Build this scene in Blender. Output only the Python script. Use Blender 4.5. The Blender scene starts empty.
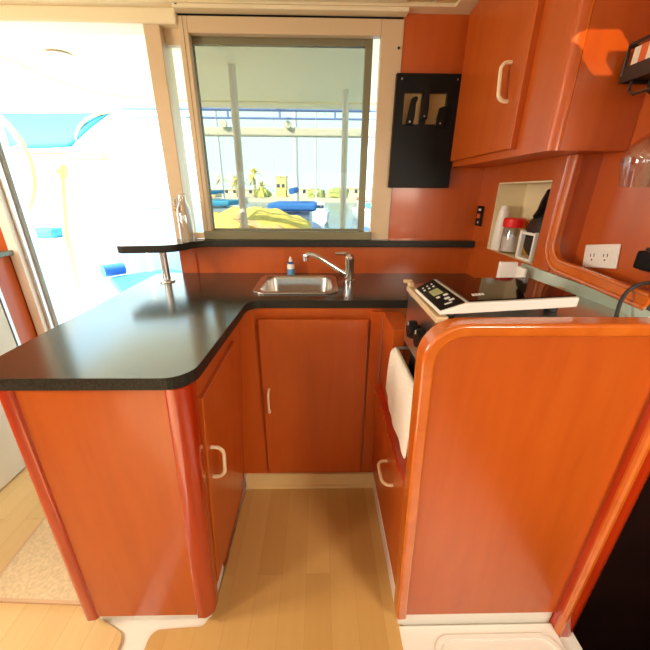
import bpy, bmesh, math, random
from mathutils import Vector, Matrix
random.seed(7)
PI = math.pi
scene = bpy.context.scene
COL = scene.collection

# ------------------------------------------------------------------ materials
def new_mat(name):
    m = bpy.data.materials.new(name); m.use_nodes = True
    nt = m.node_tree
    return m, nt, nt.nodes['Principled BSDF']

def pbr(name, col, rough=.5, metal=0, coat=0, spec=.5, noise=0, nscale=20, bump=0, coat_rough=.1, ior=1.5):
    m, nt, b = new_mat(name)
    b.inputs['Base Color'].default_value = (*col, 1)
    b.inputs['Roughness'].default_value = rough
    b.inputs['Metallic'].default_value = metal
    b.inputs['Coat Weight'].default_value = coat
    b.inputs['Coat Roughness'].default_value = coat_rough
    b.inputs['Specular IOR Level'].default_value = spec
    b.inputs['IOR'].default_value = ior
    if noise or bump:
        tc = nt.nodes.new('ShaderNodeTexCoord'); n = nt.nodes.new('ShaderNodeTexNoise')
        n.inputs['Scale'].default_value = nscale; n.inputs['Detail'].default_value = 4
        nt.links.new(tc.outputs['Object'], n.inputs['Vector'])
        if noise:
            r = nt.nodes.new('ShaderNodeValToRGB')
            r.color_ramp.elements[0].position = .3; r.color_ramp.elements[1].position = .7
            r.color_ramp.elements[0].color = (*[c*(1-noise) for c in col], 1)
            r.color_ramp.elements[1].color = (*[min(1, c*(1+noise)) for c in col], 1)
            nt.links.new(n.outputs['Fac'], r.inputs['Fac']); nt.links.new(r.outputs['Color'], b.inputs['Base Color'])
        if bump:
            bp = nt.nodes.new('ShaderNodeBump'); bp.inputs['Strength'].default_value = bump
            bp.inputs['Distance'].default_value = .01
            nt.links.new(n.outputs['Fac'], bp.inputs['Height']); nt.links.new(bp.outputs['Normal'], b.inputs['Normal'])
    return m

def wood(name, dark, mid, light, stretch=(22, 22, 1.6), rough=.33, coat=.5, coat_rough=.12):
    m, nt, b = new_mat(name)
    tc = nt.nodes.new('ShaderNodeTexCoord'); mp = nt.nodes.new('ShaderNodeMapping')
    mp.inputs['Scale'].default_value = stretch
    n1 = nt.nodes.new('ShaderNodeTexNoise'); n1.inputs['Scale'].default_value = 1.6; n1.inputs['Detail'].default_value = 5
    n1.inputs['Distortion'].default_value = .6
    r = nt.nodes.new('ShaderNodeValToRGB'); e = r.color_ramp.elements
    e[0].position = .2; e[0].color = (*dark, 1); e[1].position = .85; e[1].color = (*light, 1)
    k = e.new(.52); k.color = (*mid, 1)
    nt.links.new(tc.outputs['Object'], mp.inputs['Vector']); nt.links.new(mp.outputs['Vector'], n1.inputs['Vector'])
    nt.links.new(n1.outputs['Fac'], r.inputs['Fac']); nt.links.new(r.outputs['Color'], b.inputs['Base Color'])
    b.inputs['Roughness'].default_value = rough
    b.inputs['Coat Weight'].default_value = coat; b.inputs['Coat Roughness'].default_value = coat_rough
    return m

M = {}
M['wood'] = wood('cherry_veneer', (.45, .075, .006), (.50, .090, .008), (.54, .104, .011), (14, 14, 1.6), coat=.25)
M['woodg'] = wood('cherry_veneer_gloss', (.45, .075, .006), (.50, .090, .008), (.54, .104, .011), (14, 14, 1.6), coat=1, coat_rough=.28)
M['woodh'] = wood('cherry_veneer_horizontal', (.50, .085, .006), (.60, .112, .008), (.67, .14, .012), (1.6, 22, 22))
M['solid'] = wood('cherry_solid_trim', (.36, .020, .003), (.46, .032, .004), (.54, .052, .006), (30, 30, 2), .25, .8)
M['edge'] = wood('cherry_edge_moulding', (.52, .10, .008), (.61, .135, .012), (.68, .17, .02), (9, 9, 9), .25, .8)
M['ply'] = wood('pale_ply', (.40, .24, .08), (.47, .29, .10), (.52, .34, .13), (12, 12, 1.5), .5, 0)
M['cream'] = pbr('cream_gelcoat', (.80, .69, .45), .4, noise=.02, nscale=8)
M['tan'] = pbr('tan_headliner', (.62, .47, .22), .6, noise=.05, nscale=40)
M['alu'] = pbr('painted_aluminium', (.62, .46, .28), .38, spec=.5, noise=.02, nscale=10)
M['bronze'] = pbr('bronze_frame', (.20, .18, .10), .4, metal=.2)
M['white'] = pbr('white_plastic', (.85, .82, .78), .35)
M['gel'] = pbr('white_gelcoat', (.86, .83, .76), .3, noise=.015, nscale=6)
M['black'] = pbr('black_plastic', (.008, .007, .006), .4, spec=.15)
M['blackm'] = pbr('black_metal', (.02, .017, .015), .4)
M['rubber'] = pbr('black_rubber', (.02, .02, .02), .6)
M['steel'] = pbr('brushed_steel', (.62, .60, .57), .28, metal=1, noise=.04, nscale=60)
M['steelt'] = pbr('stainless_splash', (.58, .72, .66), .3, metal=.3, noise=.05, nscale=20)  # sky reflected in the steel is put into the grey-green base
M['chrome'] = pbr('chrome', (.85, .85, .87), .08, metal=1)
M['knob'] = pbr('cream_pull', (.85, .68, .45), .3)
M['brass'] = pbr('aged_brass', (.45, .30, .12), .35, metal=.8)
M['red'] = pbr('red_plastic', (.75, .01, .012), .35)
M['yellow'] = pbr('yellow_packet', (.70, .38, .04), .5)
M['towel'] = pbr('towel_cotton', (.86, .80, .72), .95, bump=.5, nscale=160)
M['rug'] = pbr('woven_rug', (.68, .54, .33), .95, noise=.14, nscale=90, bump=.6)
M['rugedge'] = pbr('rug_binding', (.62, .42, .25), .9)
M['label'] = pbr('blue_label', (.10, .30, .60), .4)
M['glassk'] = pbr('black_glass', (.012, .006, .005), .05, spec=.8)
M['lcd'] = pbr('lcd_green', (.42, .45, .22), .3)
M['print'] = pbr('white_print', (.75, .75, .72), .5)
M['clipboard'] = pbr('carton_card', (.78, .72, .60), .6)
M['orange'] = pbr('orange_print', (.65, .13, .03), .5)
M['stair'] = pbr('shaded_stairwell', (.012, .003, .002), .7, spec=.1, noise=.3, nscale=5)  # near-black colour stands in for the shade of the stairwell
M['fridge'] = pbr('pale_fridge_panel', (.66, .64, .52), .3, noise=.03, nscale=5)
M['teal'] = pbr('grey_green_laminate', (.16, .20, .15), .2, noise=.3, nscale=150)
# exterior
M['roof'] = pbr('cream_hardtop', (.94, .85, .56), .5)
M['deck'] = pbr('white_deck', (.88, .87, .84), .5, noise=.02, nscale=15)
M['blue'] = pbr('blue_canvas', (.03, .16, .46), .8, bump=.2, nscale=60)
M['sky_canvas'] = pbr('light_blue_canvas', (.04, .27, .42), .8, bump=.2, nscale=30)
M['sky_stripe'] = pbr('mid_blue_stripe', (.015, .16, .38), .8)
M['pole'] = pbr('white_pole', (.88, .86, .78), .3)
M['railblue'] = pbr('blue_anodised_rail', (.16, .24, .50), .35)
M['greybeam'] = pbr('grey_beam', (.55, .53, .42), .4)
M['tanleather'] = pbr('tan_leather', (.75, .50, .22), .5)
M['hull'] = pbr('white_hull', (.85, .85, .84), .3)
M['hullblue'] = pbr('blue_hull', (.03, .10, .32), .3)
M['mast'] = pbr('mast_alloy', (.62, .60, .54), .4)
M['tarp'] = pbr('yellow_tarp', (.90, .60, .12), .7, noise=.2, nscale=9, bump=.6)
M['tarpt'] = pbr('tan_tarp', (.62, .42, .20), .8, noise=.15, nscale=9)
M['palm'] = pbr('palm_green', (.75, .66, .16), .7, noise=.25, nscale=1)
M['trunk'] = pbr('palm_trunk', (.45, .33, .18), .8)
M['build'] = pbr('pale_stucco', (.80, .70, .48), .8)
M['tower'] = pbr('yellow_stucco', (.82, .62, .22), .8)
M['quay'] = pbr('quay_stone', (.60, .55, .42), .8, noise=.1, nscale=.5)
M['bush'] = pbr('hedge_green', (.38, .42, .14), .8, noise=.3, nscale=2)
M['water'] = pbr('harbour_water', (.04, .16, .28), .15, bump=.35, nscale=1.5)
M['pink'] = pbr('pink_cover', (.70, .22, .18), .7)
M['win'] = pbr('dark_boat_window', (.03, .05, .10), .1)

# glossy speckled laminate of the worktop
def laminate():
    m, nt, b = new_mat('dark_speckled_laminate')
    tc = nt.nodes.new('ShaderNodeTexCoord'); v = nt.nodes.new('ShaderNodeTexNoise')
    v.inputs['Scale'].default_value = 260; v.inputs['Detail'].default_value = 3
    r = nt.nodes.new('ShaderNodeValToRGB'); e = r.color_ramp.elements
    e[0].position = .42; e[0].color = (.013, .016, .012, 1); e[1].position = .68; e[1].color = (.075, .08, .06, 1)
    nt.links.new(tc.outputs['Object'], v.inputs['Vector']); nt.links.new(v.outputs['Fac'], r.inputs['Fac'])
    nt.links.new(r.outputs['Color'], b.inputs['Base Color'])
    b.inputs['Roughness'].default_value = .17; b.inputs['IOR'].default_value = 2.0
    return m
M['lam'] = laminate()
M['lam_edge'] = pbr('black_edge_banding', (.022, .020, .015), .45, spec=.3, noise=.6, nscale=220)
def edge_faces(o):
    for p in o.data.polygons:
        if p.normal.z < .9: p.material_index = 1
    return o

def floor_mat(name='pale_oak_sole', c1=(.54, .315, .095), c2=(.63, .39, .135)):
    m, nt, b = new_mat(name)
    tc = nt.nodes.new('ShaderNodeTexCoord')
    mp = nt.nodes.new('ShaderNodeMapping'); mp.inputs['Rotation'].default_value = (0, 0, PI/2)
    br = nt.nodes.new('ShaderNodeTexBrick')
    br.inputs['Scale'].default_value = 1; br.inputs['Brick Width'].default_value = 1.3; br.inputs['Row Height'].default_value = .085
    br.inputs['Mortar Size'].default_value = .0004; br.inputs['Bias'].default_value = 0
    br.inputs['Color1'].default_value = (*c1, 1); br.inputs['Color2'].default_value = (*c2, 1)
    br.inputs['Mortar'].default_value = (.42, .24, .09, 1)
    n = nt.nodes.new('ShaderNodeTexNoise'); n.inputs['Scale'].default_value = 3
    mp2 = nt.nodes.new('ShaderNodeMapping'); mp2.inputs['Scale'].default_value = (14, 1, 1)
    mix = nt.nodes.new('ShaderNodeMixRGB'); mix.blend_type = 'MULTIPLY'; mix.inputs['Fac'].default_value = .35
    r = nt.nodes.new('ShaderNodeValToRGB'); r.color_ramp.elements[0].color = (.72, .68, .62, 1)
    L = nt.links.new
    L(tc.outputs['Object'], mp.inputs['Vector']); L(mp.outputs['Vector'], br.inputs['Vector'])
    L(tc.outputs['Object'], mp2.inputs['Vector']); L(mp2.outputs['Vector'], n.inputs['Vector'])
    L(n.outputs['Fac'], r.inputs['Fac']); L(br.outputs['Color'], mix.inputs['Color1']); L(r.outputs['Color'], mix.inputs['Color2'])
    L(mix.outputs['Color'], b.inputs['Base Color'])
    b.inputs['Roughness'].default_value = .38
    return m
M['floor'] = floor_mat()
M['floor_lit'] = floor_mat('door_lit_oak_sole', (.70, .49, .22), (.77, .56, .27))  # same oak sole, lightened to paint in the light from the doorway

def glass(name, tint, refl=1.0, rough=.0, base=.04, pwr=4):
    m = bpy.data.materials.new(name); m.use_nodes = True; nt = m.node_tree
    nt.nodes.clear()
    o = nt.nodes.new('ShaderNodeOutputMaterial'); t = nt.nodes.new('ShaderNodeBsdfTransparent')
    g = nt.nodes.new('ShaderNodeBsdfGlossy'); f = nt.nodes.new('ShaderNodeLayerWeight'); pw = nt.nodes.new('ShaderNodeMath'); ma = nt.nodes.new('ShaderNodeMath'); mx = nt.nodes.new('ShaderNodeMixShader')
    f.inputs['Blend'].default_value = .5; pw.operation = 'POWER'; pw.inputs[1].default_value = pwr; ma.operation = 'MULTIPLY_ADD'; ma.inputs[1].default_value = .75; ma.inputs[2].default_value = base; t.inputs['Color'].default_value = (*tint, 1)
    g.inputs['Roughness'].default_value = rough; g.inputs['Color'].default_value = (refl, refl, refl, 1)
    L = nt.links.new
    L(f.outputs['Facing'], pw.inputs[0]); L(pw.outputs[0], ma.inputs[0]); L(ma.outputs[0], mx.inputs['Fac']); L(t.outputs['BSDF'], mx.inputs[1]); L(g.outputs['BSDF'], mx.inputs[2])
    L(mx.outputs['Shader'], o.inputs['Surface'])
    return m
M['pane'] = glass('tinted_pane', (.55, .55, .51), base=.015)
M['pane2'] = glass('clear_pane', (.93, .95, .93))
M['patch_glass'] = glass('sun_patch_glass', (.56, .46, .30))  # dims the sun that comes through the added ceiling opening
M['clear'] = glass('clear_glassware', (.92, .92, .92), base=.07, pwr=2.5, rough=.05)

# ------------------------------------------------------------------ mesh helpers
def wloc(o):
    v = Vector((0, 0, 0))
    while o: v += o.location; o = o.parent
    return v

def obj(name, bm, mat, parent=None, bevel=0, seg=2, smooth=True, origin=None, mats=None):
    """bm in world coordinates -> one mesh object"""
    bmesh.ops.recalc_face_normals(bm, faces=bm.faces)
    me = bpy.data.meshes.new(name)
    if parent is not None:
        off = wloc(parent)
    else:
        vs = [v.co for v in bm.verts]
        lo = [min(v[i] for v in vs) for i in range(3)]; hi = [max(v[i] for v in vs) for i in range(3)]
        off = Vector(origin) if origin else Vector(((lo[0]+hi[0])/2, (lo[1]+hi[1])/2, lo[2]))
    bmesh.ops.translate(bm, vec=-off, verts=bm.verts)
    bm.to_mesh(me); bm.free()
    for mm in (mats or [mat]): me.materials.append(M[mm] if isinstance(mm, str) else mm)
    if smooth:
        me.polygons.foreach_set('use_smooth', [True]*len(me.polygons))
        me.set_sharp_from_angle(angle=math.radians(35))
    o = bpy.data.objects.new(name, me); COL.objects.link(o)
    if parent is not None: o.parent = parent
    else: o.location = off
    if bevel:
        b = o.modifiers.new('bevel', 'BEVEL'); b.width = bevel; b.segments = seg; b.limit_method = 'ANGLE'
        b.angle_limit = math.radians(40); b.harden_normals = True
    return o

def tag(o, label=None, cat=None, group=None, kind=None):
    if label: o['label'] = label
    if cat: o['category'] = cat
    if group: o['group'] = group
    if kind: o['kind'] = kind
    return o

def thing(name, label, cat, loc, group=None):
    o = bpy.data.objects.new(name, None); o.empty_display_size = .05
    COL.objects.link(o); o.location = loc
    return tag(o, label, cat, group)

def struct(name, bm, mat, parent=None, **k):
    o = obj(name, bm, mat, parent, **k)
    if parent is None: o['kind'] = 'structure'
    return o

def B(*boxes):
    bm = bmesh.new()
    for b in boxes: add_box(bm, *b)
    return bm

def add_box(bm, x0, x1, y0, y1, z0, z1):
    return hexa(bm, [(x0, y0, z0), (x1, y0, z0), (x1, y1, z0), (x0, y1, z0), (x0, y0, z1), (x1, y0, z1), (x1, y1, z1), (x0, y1, z1)])

def hexa(bm, p):
    v = [bm.verts.new(q) for q in p]
    for f in ((0, 3, 2, 1), (4, 5, 6, 7), (0, 1, 5, 4), (1, 2, 6, 5), (2, 3, 7, 6), (3, 0, 4, 7)):
        bm.faces.new([v[i] for i in f])
    return v

def prism(bm, pts, vec):
    """pts: planar loop of 3-D points, extruded along vec"""
    vec = Vector(vec)
    a = [bm.verts.new(p) for p in pts]; b = [bm.verts.new(Vector(p)+vec) for p in pts]
    n = len(pts)
    bm.faces.new(a); bm.faces.new(b[::-1])
    for i in range(n): bm.faces.new((a[i], b[i], b[(i+1) % n], a[(i+1) % n]))
    return bm

def ring_prism(bm, outer, inner, vec):
    """frame between two loops of equal length, extruded"""
    vec = Vector(vec); n = len(outer)
    o0 = [bm.verts.new(p) for p in outer]; o1 = [bm.verts.new(Vector(p)+vec) for p in outer]
    i0 = [bm.verts.new(p) for p in inner]; i1 = [bm.verts.new(Vector(p)+vec) for p in inner]
    for k in range(n):
        j = (k+1) % n
        bm.faces.new((o0[k], o0[j], i0[j], i0[k])); bm.faces.new((o1[k], i1[k], i1[j], o1[j]))
        bm.faces.new((o0[k], o1[k], o1[j], o0[j])); bm.faces.new((i0[k], i0[j], i1[j], i1[k]))
    return bm

def strip_prism(bm, outer, inner, vec):
    """open band between two equal-length polylines, extruded, ends closed"""
    return prism(bm, list(outer)+list(inner)[::-1], vec)

def round_poly(pts, radii, seg=6):
    """2-D polygon with rounded corners"""
    out = []; n = len(pts)
    if not isinstance(radii, (list, tuple)): radii = [radii]*n
    for i in range(n):
        p = Vector(pts[i]); a = Vector(pts[i-1]); b = Vector(pts[(i+1) % n]); r = radii[i]
        if r <= 0: out.append(tuple(p)); continue
        da = (a-p).normalized(); db = (b-p).normalized()
        ang = da.angle(db); d = r/math.tan(ang/2)
        c = p+(da+db).normalized()*(r/math.sin(ang/2))
        s = p+da*d-c; e = p+db*d-c
        a0 = math.atan2(s.y, s.x); a1 = math.atan2(e.y, e.x)
        da_ = (a1-a0+PI) % (2*PI)-PI
        for k in range(seg+1):
            t = a0+da_*k/seg; out.append((c.x+r*math.cos(t), c.y+r*math.sin(t)))
    return out

def rrect(x0, x1, y0, y1, r, seg=6):
    return round_poly([(x0, y0), (x1, y0), (x1, y1), (x0, y1)], r, seg)

def tube(bm, pts, r, n=10, closed=False, cap=True):
    pts = [Vector(p) for p in pts]; m = len(pts); rings = []
    up = None
    for i, p in enumerate(pts):
        if closed: t = (pts[(i+1) % m]-pts[i-1]).normalized()
        else: t = (pts[min(i+1, m-1)]-pts[max(i-1, 0)]).normalized()
        if up is None:
            up = Vector((0, 0, 1)) if abs(t.z) < .9 else Vector((1, 0, 0))
        u = (up-t*up.dot(t)).normalized(); up = u; w = t.cross(u)
        rr = r[i] if isinstance(r, (list, tuple)) else r
        rings.append([bm.verts.new(p+(u*math.cos(2*PI*k/n)+w*math.sin(2*PI*k/n))*rr) for k in range(n)])
    for i in range(m if closed else m-1):
        a = rings[i]; b = rings[(i+1) % m]
        for k in range(n): bm.faces.new((a[k], a[(k+1) % n], b[(k+1) % n], b[k]))
    if cap and not closed:
        bm.faces.new(rings[0][::-1]); bm.faces.new(rings[-1])
    return bm

def T(pts, r, n=10, **k):
    return tube(bmesh.new(), pts, r, n, **k)

def lathe(bm, prof, c, n=28, axis='Z', mtx=None):
    """prof: (radius, height) pairs"""
    c = Vector(c); rings = []
    for r, h in prof:
        ring = []
        if r < 1e-6:
            q = Vector((0, 0, h)); ring = [bm.verts.new(c+(mtx @ q if mtx else q))]
        else:
            for k in range(n):
                q = Vector((r*math.cos(2*PI*k/n), r*math.sin(2*PI*k/n), h))
                ring.append(bm.verts.new(c+(mtx @ q if mtx else q)))
        rings.append(ring)
    for a, b in zip(rings, rings[1:]):
        if len(a) == 1 and len(b) == 1: continue
        for k in range(n):
            if len(a) == 1: bm.faces.new((a[0], b[k], b[(k+1) % n]))
            elif len(b) == 1: bm.faces.new((a[k], a[(k+1) % n], b[0]))
            else: bm.faces.new((a[k], a[(k+1) % n], b[(k+1) % n], b[k]))
    return bm

def LA(prof, c, n=28, mtx=None): return lathe(bmesh.new(), prof, c, n, mtx=mtx)

def arc(c, r, a0, a1, n=10):
    return [(c[0]+r*math.cos(a0+(a1-a0)*k/n), c[1]+r*math.sin(a0+(a1-a0)*k/n)) for k in range(n+1)]

def bez(p, n=16):
    p = [Vector(q) for q in p]; out = []
    for k in range(n+1):
        t = k/n
        out.append(p[0]*(1-t)**3+p[1]*3*t*(1-t)**2+p[2]*3*t*t*(1-t)+p[3]*t**3)
    return out

def pull(parent, p0, p1, out, r=.005, name='handle', mat='knob'):
    """D-shaped pull between p0 and p1 standing off along out"""
    p0, p1, out = Vector(p0), Vector(p1), Vector(out)
    d = (p1-p0); L = d.length; d.normalize(); h = out.length; o = out.normalized()
    rr = min(h, L/2)*.7; pts = [p0-o*.004, p0+o*(h-rr)]
    for k in range(1, 7):
        a = PI/2*k/6; pts.append(p0+o*(h-rr)+d*rr*(1-math.cos(a))+o*rr*math.sin(a))
    for k in range(0, 6):
        a = PI/2*k/6; pts.append(p1-d*rr*(1-math.sin(a))+o*(h-rr)+o*rr*math.cos(a))
    pts += [p1+o*(h-rr), p1-o*.004]
    return obj(name, T(pts, r, 8), mat, parent)

# ================================================================== SETTING
# floor pan (white) and raised oak sole boards
struct('floor', B((-2.4, .80, -2.3, 1.72, -.06, -.012)), 'gel')
def sole(poly, r):
    bm = bmesh.new(); prism(bm, [(x, y, -.012) for x, y in round_poly(poly, r, 6)], (0, 0, .012)); return bm
struct('floor', sole([(-.522, -2.2), (.238, -2.2), (.262, 1.14), (-.335, 1.14), (-.342, .66), (-.365, .622), (-.522, .614)], [0, 0, .02, .02, .02, .02, .03]), 'floor', bevel=.003)
struct('floor', sole([(-2.35, -2.2), (-.600, -2.2), (-.600, .605), (-.735, .665), (-.735, 1.60), (-2.35, 1.60)], [0, 0, .04, .05, 0, 0]), 'floor_lit', bevel=.003)
# raised white step with a shallow recess beside the aisle
bm = bmesh.new(); add_box(bm, .252, .742, -1.0, .612, -.012, .002)
struct('floor', bm, 'gel', bevel=.004)
bm = bmesh.new(); ring_prism(bm, [(x, y, .002) for x, y in rrect(.345, .728, -.9, .585, .05)],
                             [(x, y, .002) for x, y in rrect(.360, .713, -.88, .570, .04)], (0, 0, .006))
struct('trim_1', bm, 'gel', bevel=.002)
# kick boards
M['kick'] = pbr('cream_kick_board', (.78, .60, .28), .4)
struct('baseboard_back', B((-.335, .30, 1.146, 1.172, -.012, .077), (-.335, .262, 1.138, 1.150, -.012, .014)), 'kick', bevel=.003)
struct('baseboard_right', B((.250, .74, .618, 1.142, -.012, .058)), 'gel', bevel=.003)
struct('baseboard_left', B((-.70, -.345, .645, .795, -.012, .045)), 'gel', bevel=.003)
# back wall
bm = B((-.66, .87, 1.60, 1.69, -.05, 1.055), (.325, .87, 1.60, 1.69, 1.055, 1.93), (-.66, .325, 1.60, 1.69, 1.90, 1.93),
       (-2.4, -1.445, 1.60, 1.69, -.05, 1.93), (-1.445, -.66, 1.60, 1.69, 1.90, 1.93))
struct('wall_back', bm, 'wood')
struct('trim_2', B((-.585, -.5795, 1.5955, 1.60, .90, 1.03)), 'solid')
# right wall: niche wall at x .71 and recessed panel at x .78
def shear(bm):
    for v in bm.verts:
        if v.co.y > 1.08 and v.co.x < .9: v.co.x += (v.co.y-1.08)*.04
    return bm
def right_wall():
    bm = bmesh.new()
    y0, y1, z0, z1 = 1.085, 1.440, 1.048, 1.308
    for b in ((.71, .86, y1, 1.60, .90, 1.42), (.71, .86, 1.0, y0, 1.045, 1.42), (.71, .86, y0, y1, z1, 1.42), (.71, .86, y0, y1, .90, z0),
              (.71, .86, .995, y0, .90, 1.045)):
        add_box(bm, *b)
    add_box(bm, .78, .86, .662, 1.0, .0, 1.93)
    add_box(bm, .71, .78, .662, .995, .90, 1.062)
    add_box(bm, .78, .86, 1.0, 1.60, 1.42, 1.93)
    shear(bm)
    return bm
struct('wall_right', right_wall(), 'woodg')
struct('wall_right', shear(B((.825, .845, 1.0855, 1.4395, 1.048, 1.3075), (.713, .845, 1.434, 1.4395, 1.0485, 1.3075), (.713, .845, 1.0855, 1.090, 1.0485, 1.3075), (.713, .845, 1.0855, 1.4395, 1.303, 1.3075), (.712, .845, 1.0855, 1.4395, 1.0485, 1.0500))), 'cream')
# rounded moulding round the recess
path = [(.705, 1.008, 1.368), (.705, 1.010, 1.14)]
for k in range(1, 9):
    a = PI/2*k/8; path.append((.705, 1.010-.06*(1-math.cos(a)), 1.14-.06*math.sin(a)-.008*(k/8)))
path += [(.705, .80, 1.064), (.705, .662, 1.056)]
def offs(d):
    out = []
    for i, p in enumerate(path):
        a = Vector(path[max(i-1, 0)]); b = Vector(path[min(i+1, len(path)-1)]); t = (b-a).normalized()
        n = Vector((0, t.z, -t.y)); out.append(Vector(p)+n*d)
    return out
bm = bmesh.new(); o_, i_ = offs(-.017), offs(.017)
q = [[bm.verts.new(v) for v in (a+Vector((-.004, 0, 0)), b+Vector((-.004, 0, 0)), b+Vector((.012, 0, 0)), a+Vector((.012, 0, 0)))] for a, b in zip(o_, i_)]
for a, b in zip(q, q[1:]):
    for k in range(4): bm.faces.new((a[k], a[(k+1) % 4], b[(k+1) % 4], b[k]))
bm.faces.new(q[0]); bm.faces.new(q[-1][::-1])
struct('trim_3', bm, 'edge')
for d_ in (-.013, .0155):
    bm = bmesh.new(); tube(bm, [v+Vector((-.004, 0, 0)) for v in offs(d_)], .0065 if d_ < 0 else .0045, 10); struct('trim_3', bm, 'edge')
# vertical bulkhead trim at the end of the wall, dark stairwell beyond it
bm = bmesh.new(); prism(bm, [(x, y, -.9) for x, y in round_poly([(.742, .585), (.800, .575), (.800, .66), (.742, .66)], [.012, .028, 0, 0], 5)], (0, 0, 2.83))
struct('trim_4', bm, 'solid')
bm = bmesh.new(); tube(bm, [(.748, .590, -.9), (.748, .590, 1.92)], .011, 10)
struct('trim_4', bm, 'edge')
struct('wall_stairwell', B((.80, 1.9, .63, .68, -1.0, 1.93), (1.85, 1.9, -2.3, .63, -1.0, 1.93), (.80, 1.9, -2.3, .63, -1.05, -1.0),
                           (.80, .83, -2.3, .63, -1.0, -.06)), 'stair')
# ceiling: cream margin and tan inner panels
struct('ceiling', B((-2.4, .585, 1.545, 1.60, 1.897, 1.93), (.50, .575, -.3, 1.545, 1.897, 1.93), (-2.4, 1.95, -2.35, .512, 1.93, 1.95), (-2.4, .174, .512, 1.72, 1.93, 1.95), (.326, 1.95, .512, 1.72, 1.93, 1.95), (.246, .326, .512, .557, 1.93, 1.95), (.174, .189, .557, .615, 1.93, 1.95), (.174, .326, .615, 1.72, 1.93, 1.95)), 'cream')
struct('ceiling', B((-2.4, -.42, -.3, 1.545, 1.908, 1.93), (.33, .41, 1.35, 1.542, 1.907, 1.93), (.422, .498, 1.35, 1.545, 1.907, 1.93)), 'tan', bevel=.003)
struct('ceiling', B((-.42, .32, 1.0, 1.54, 1.903, 1.93)), 'cream', bevel=.003)
struct('sun_patch_opening', B((.15, .35, .49, .64, 1.951, 1.956)), 'patch_glass', smooth=False)  # unseen opening and pane, shaped to throw a sun patch on the cabinet
# left wall with a wide window band
struct('wall_left', B((-2.45, -2.4, -2.3, 1.69, -.06, 1.0), (-2.45, -2.4, -2.3, 1.69, 1.75, 1.97), (-2.45, -2.4, -1.5, 1.69, 1.0, 1.75)), 'wood')
struct('wall_front', B((-2.45, 1.9, -2.35, -2.3, -1.0, 1.32), (-2.45, 1.9, -2.35, -2.3, 1.54, 1.97), (-2.45, -1.9, -2.35, -2.3, 1.32, 1.54),
                       (-.35, -.25, -2.35, -2.3, 1.32, 1.54), (1.3, 1.9, -2.35, -2.3, 1.32, 1.54)), 'cream')
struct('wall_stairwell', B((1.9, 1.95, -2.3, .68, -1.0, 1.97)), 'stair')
# doorway: jambs and head
dr = thing('door_1', None, None, (-1.05, 1.65, 0)); dr['kind'] = 'structure'
obj('door_post', B((-.662, -.600, 1.595, 1.70, 1.055, 1.862)), 'alu', dr, bevel=.003)
obj('door_post', B((-.662, -.630, 1.605, 1.70, 0, 1.056)), 'alu', dr, bevel=.003)
obj('door_head', B((-1.45, -.53, 1.585, 1.70, 1.850, 1.900)), 'cream', dr, bevel=.008, seg=3)
obj('door_jamb', B((-1.450, -1.405, 1.595, 1.72, 0, 1.855)), 'gel', dr, bevel=.004)
obj('door_track', B((-1.401, -1.388, 1.62, 1.635, 0, 1.85), (-1.401, -1.380, 1.66, 1.70, 0, 1.85)), 'steel', dr)
obj('door_sill', B((-1.45, -.66, 1.60, 1.72, -.02, .02)), 'gel', dr, bevel=.004)
# window: outer frame, sliding sash, bronze inner frame, panes
w = thing('window_1', None, None, (-.13, 1.64, 1.06)); w['kind'] = 'structure'
obj('head_rail', B((-.53, .335, 1.555, 1.66, 1.886, 1.915)), 'cream', w, bevel=.004)
obj('shadow_slot', B((-.528, .322, 1.60, 1.66, 1.878, 1.886)), 'black', w)
obj('side_panel_frame', B((-.600, -.53, 1.63, 1.67, 1.800, 1.853), (-.600, -.53, 1.63, 1.67, 1.06, 1.085)), 'alu', w, bevel=.003)
def frame_bm(x0, x1, z0, z1, y0, y1, l, r, t, b):
    return B((x0, x0+l, y0, y1, z0, z1), (x1-r, x1, y0, y1, z0, z1), (x0+l, x1-r, y0, y1, z1-t, z1), (x0+l, x1-r, y0, y1, z0, z0+b))
obj('sash', frame_bm(-.531, .328, 1.062, 1.879, 1.595, 1.63, .037, .086, .052, .02), 'alu', w, bevel=.003)
obj('sash_groove', B((-.512, -.510, 1.5938, 1.596, 1.09, 1.878)), 'bronze', w)
obj('bronze_frame', frame_bm(-.497, .217, 1.07, 1.835, 1.632, 1.655, .004, .030, .030, .035), 'bronze', w, bevel=.002)
obj('bottom_track', B((-.525, .245, 1.575, 1.632, 1.062, 1.098)), 'bronze', w, bevel=.003)
obj('pane', B((-.493, .187, 1.641, 1.645, 1.105, 1.805)), 'pane', w, smooth=False)
obj('pane', B((.217, .245, 1.611, 1.615, 1.085, 1.83)), 'pane2', w, smooth=False)
obj('pane', B((-.600, -.53, 1.648, 1.652, 1.085, 1.80)), 'pane2', w, smooth=False)
obj('screw', LA([(0, 0), (.005, 0), (.004, -.003), (0, -.003)], (.313, 1.595, 1.79), 10, Matrix.Rotation(-PI/2, 3, 'X')), 'black', w)
obj('screw', LA([(0, 0), (.006, 0), (.005, -.003), (0, -.003)], (-.515, 1.555, 1.900), 10, Matrix.Rotation(-PI/2, 3, 'X')), 'black', w)

# ================================================================== WORKTOP
bm = bmesh.new()
poly = round_poly([(-.765, .622), (-.278, .620), (-.256, 1.165), (.7125, 1.165), (.730, 1.599), (-.725, 1.60), (-.775, 1.56)],
                  [.05, .062, .055, 0, 0, 0, .02], 8)
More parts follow.
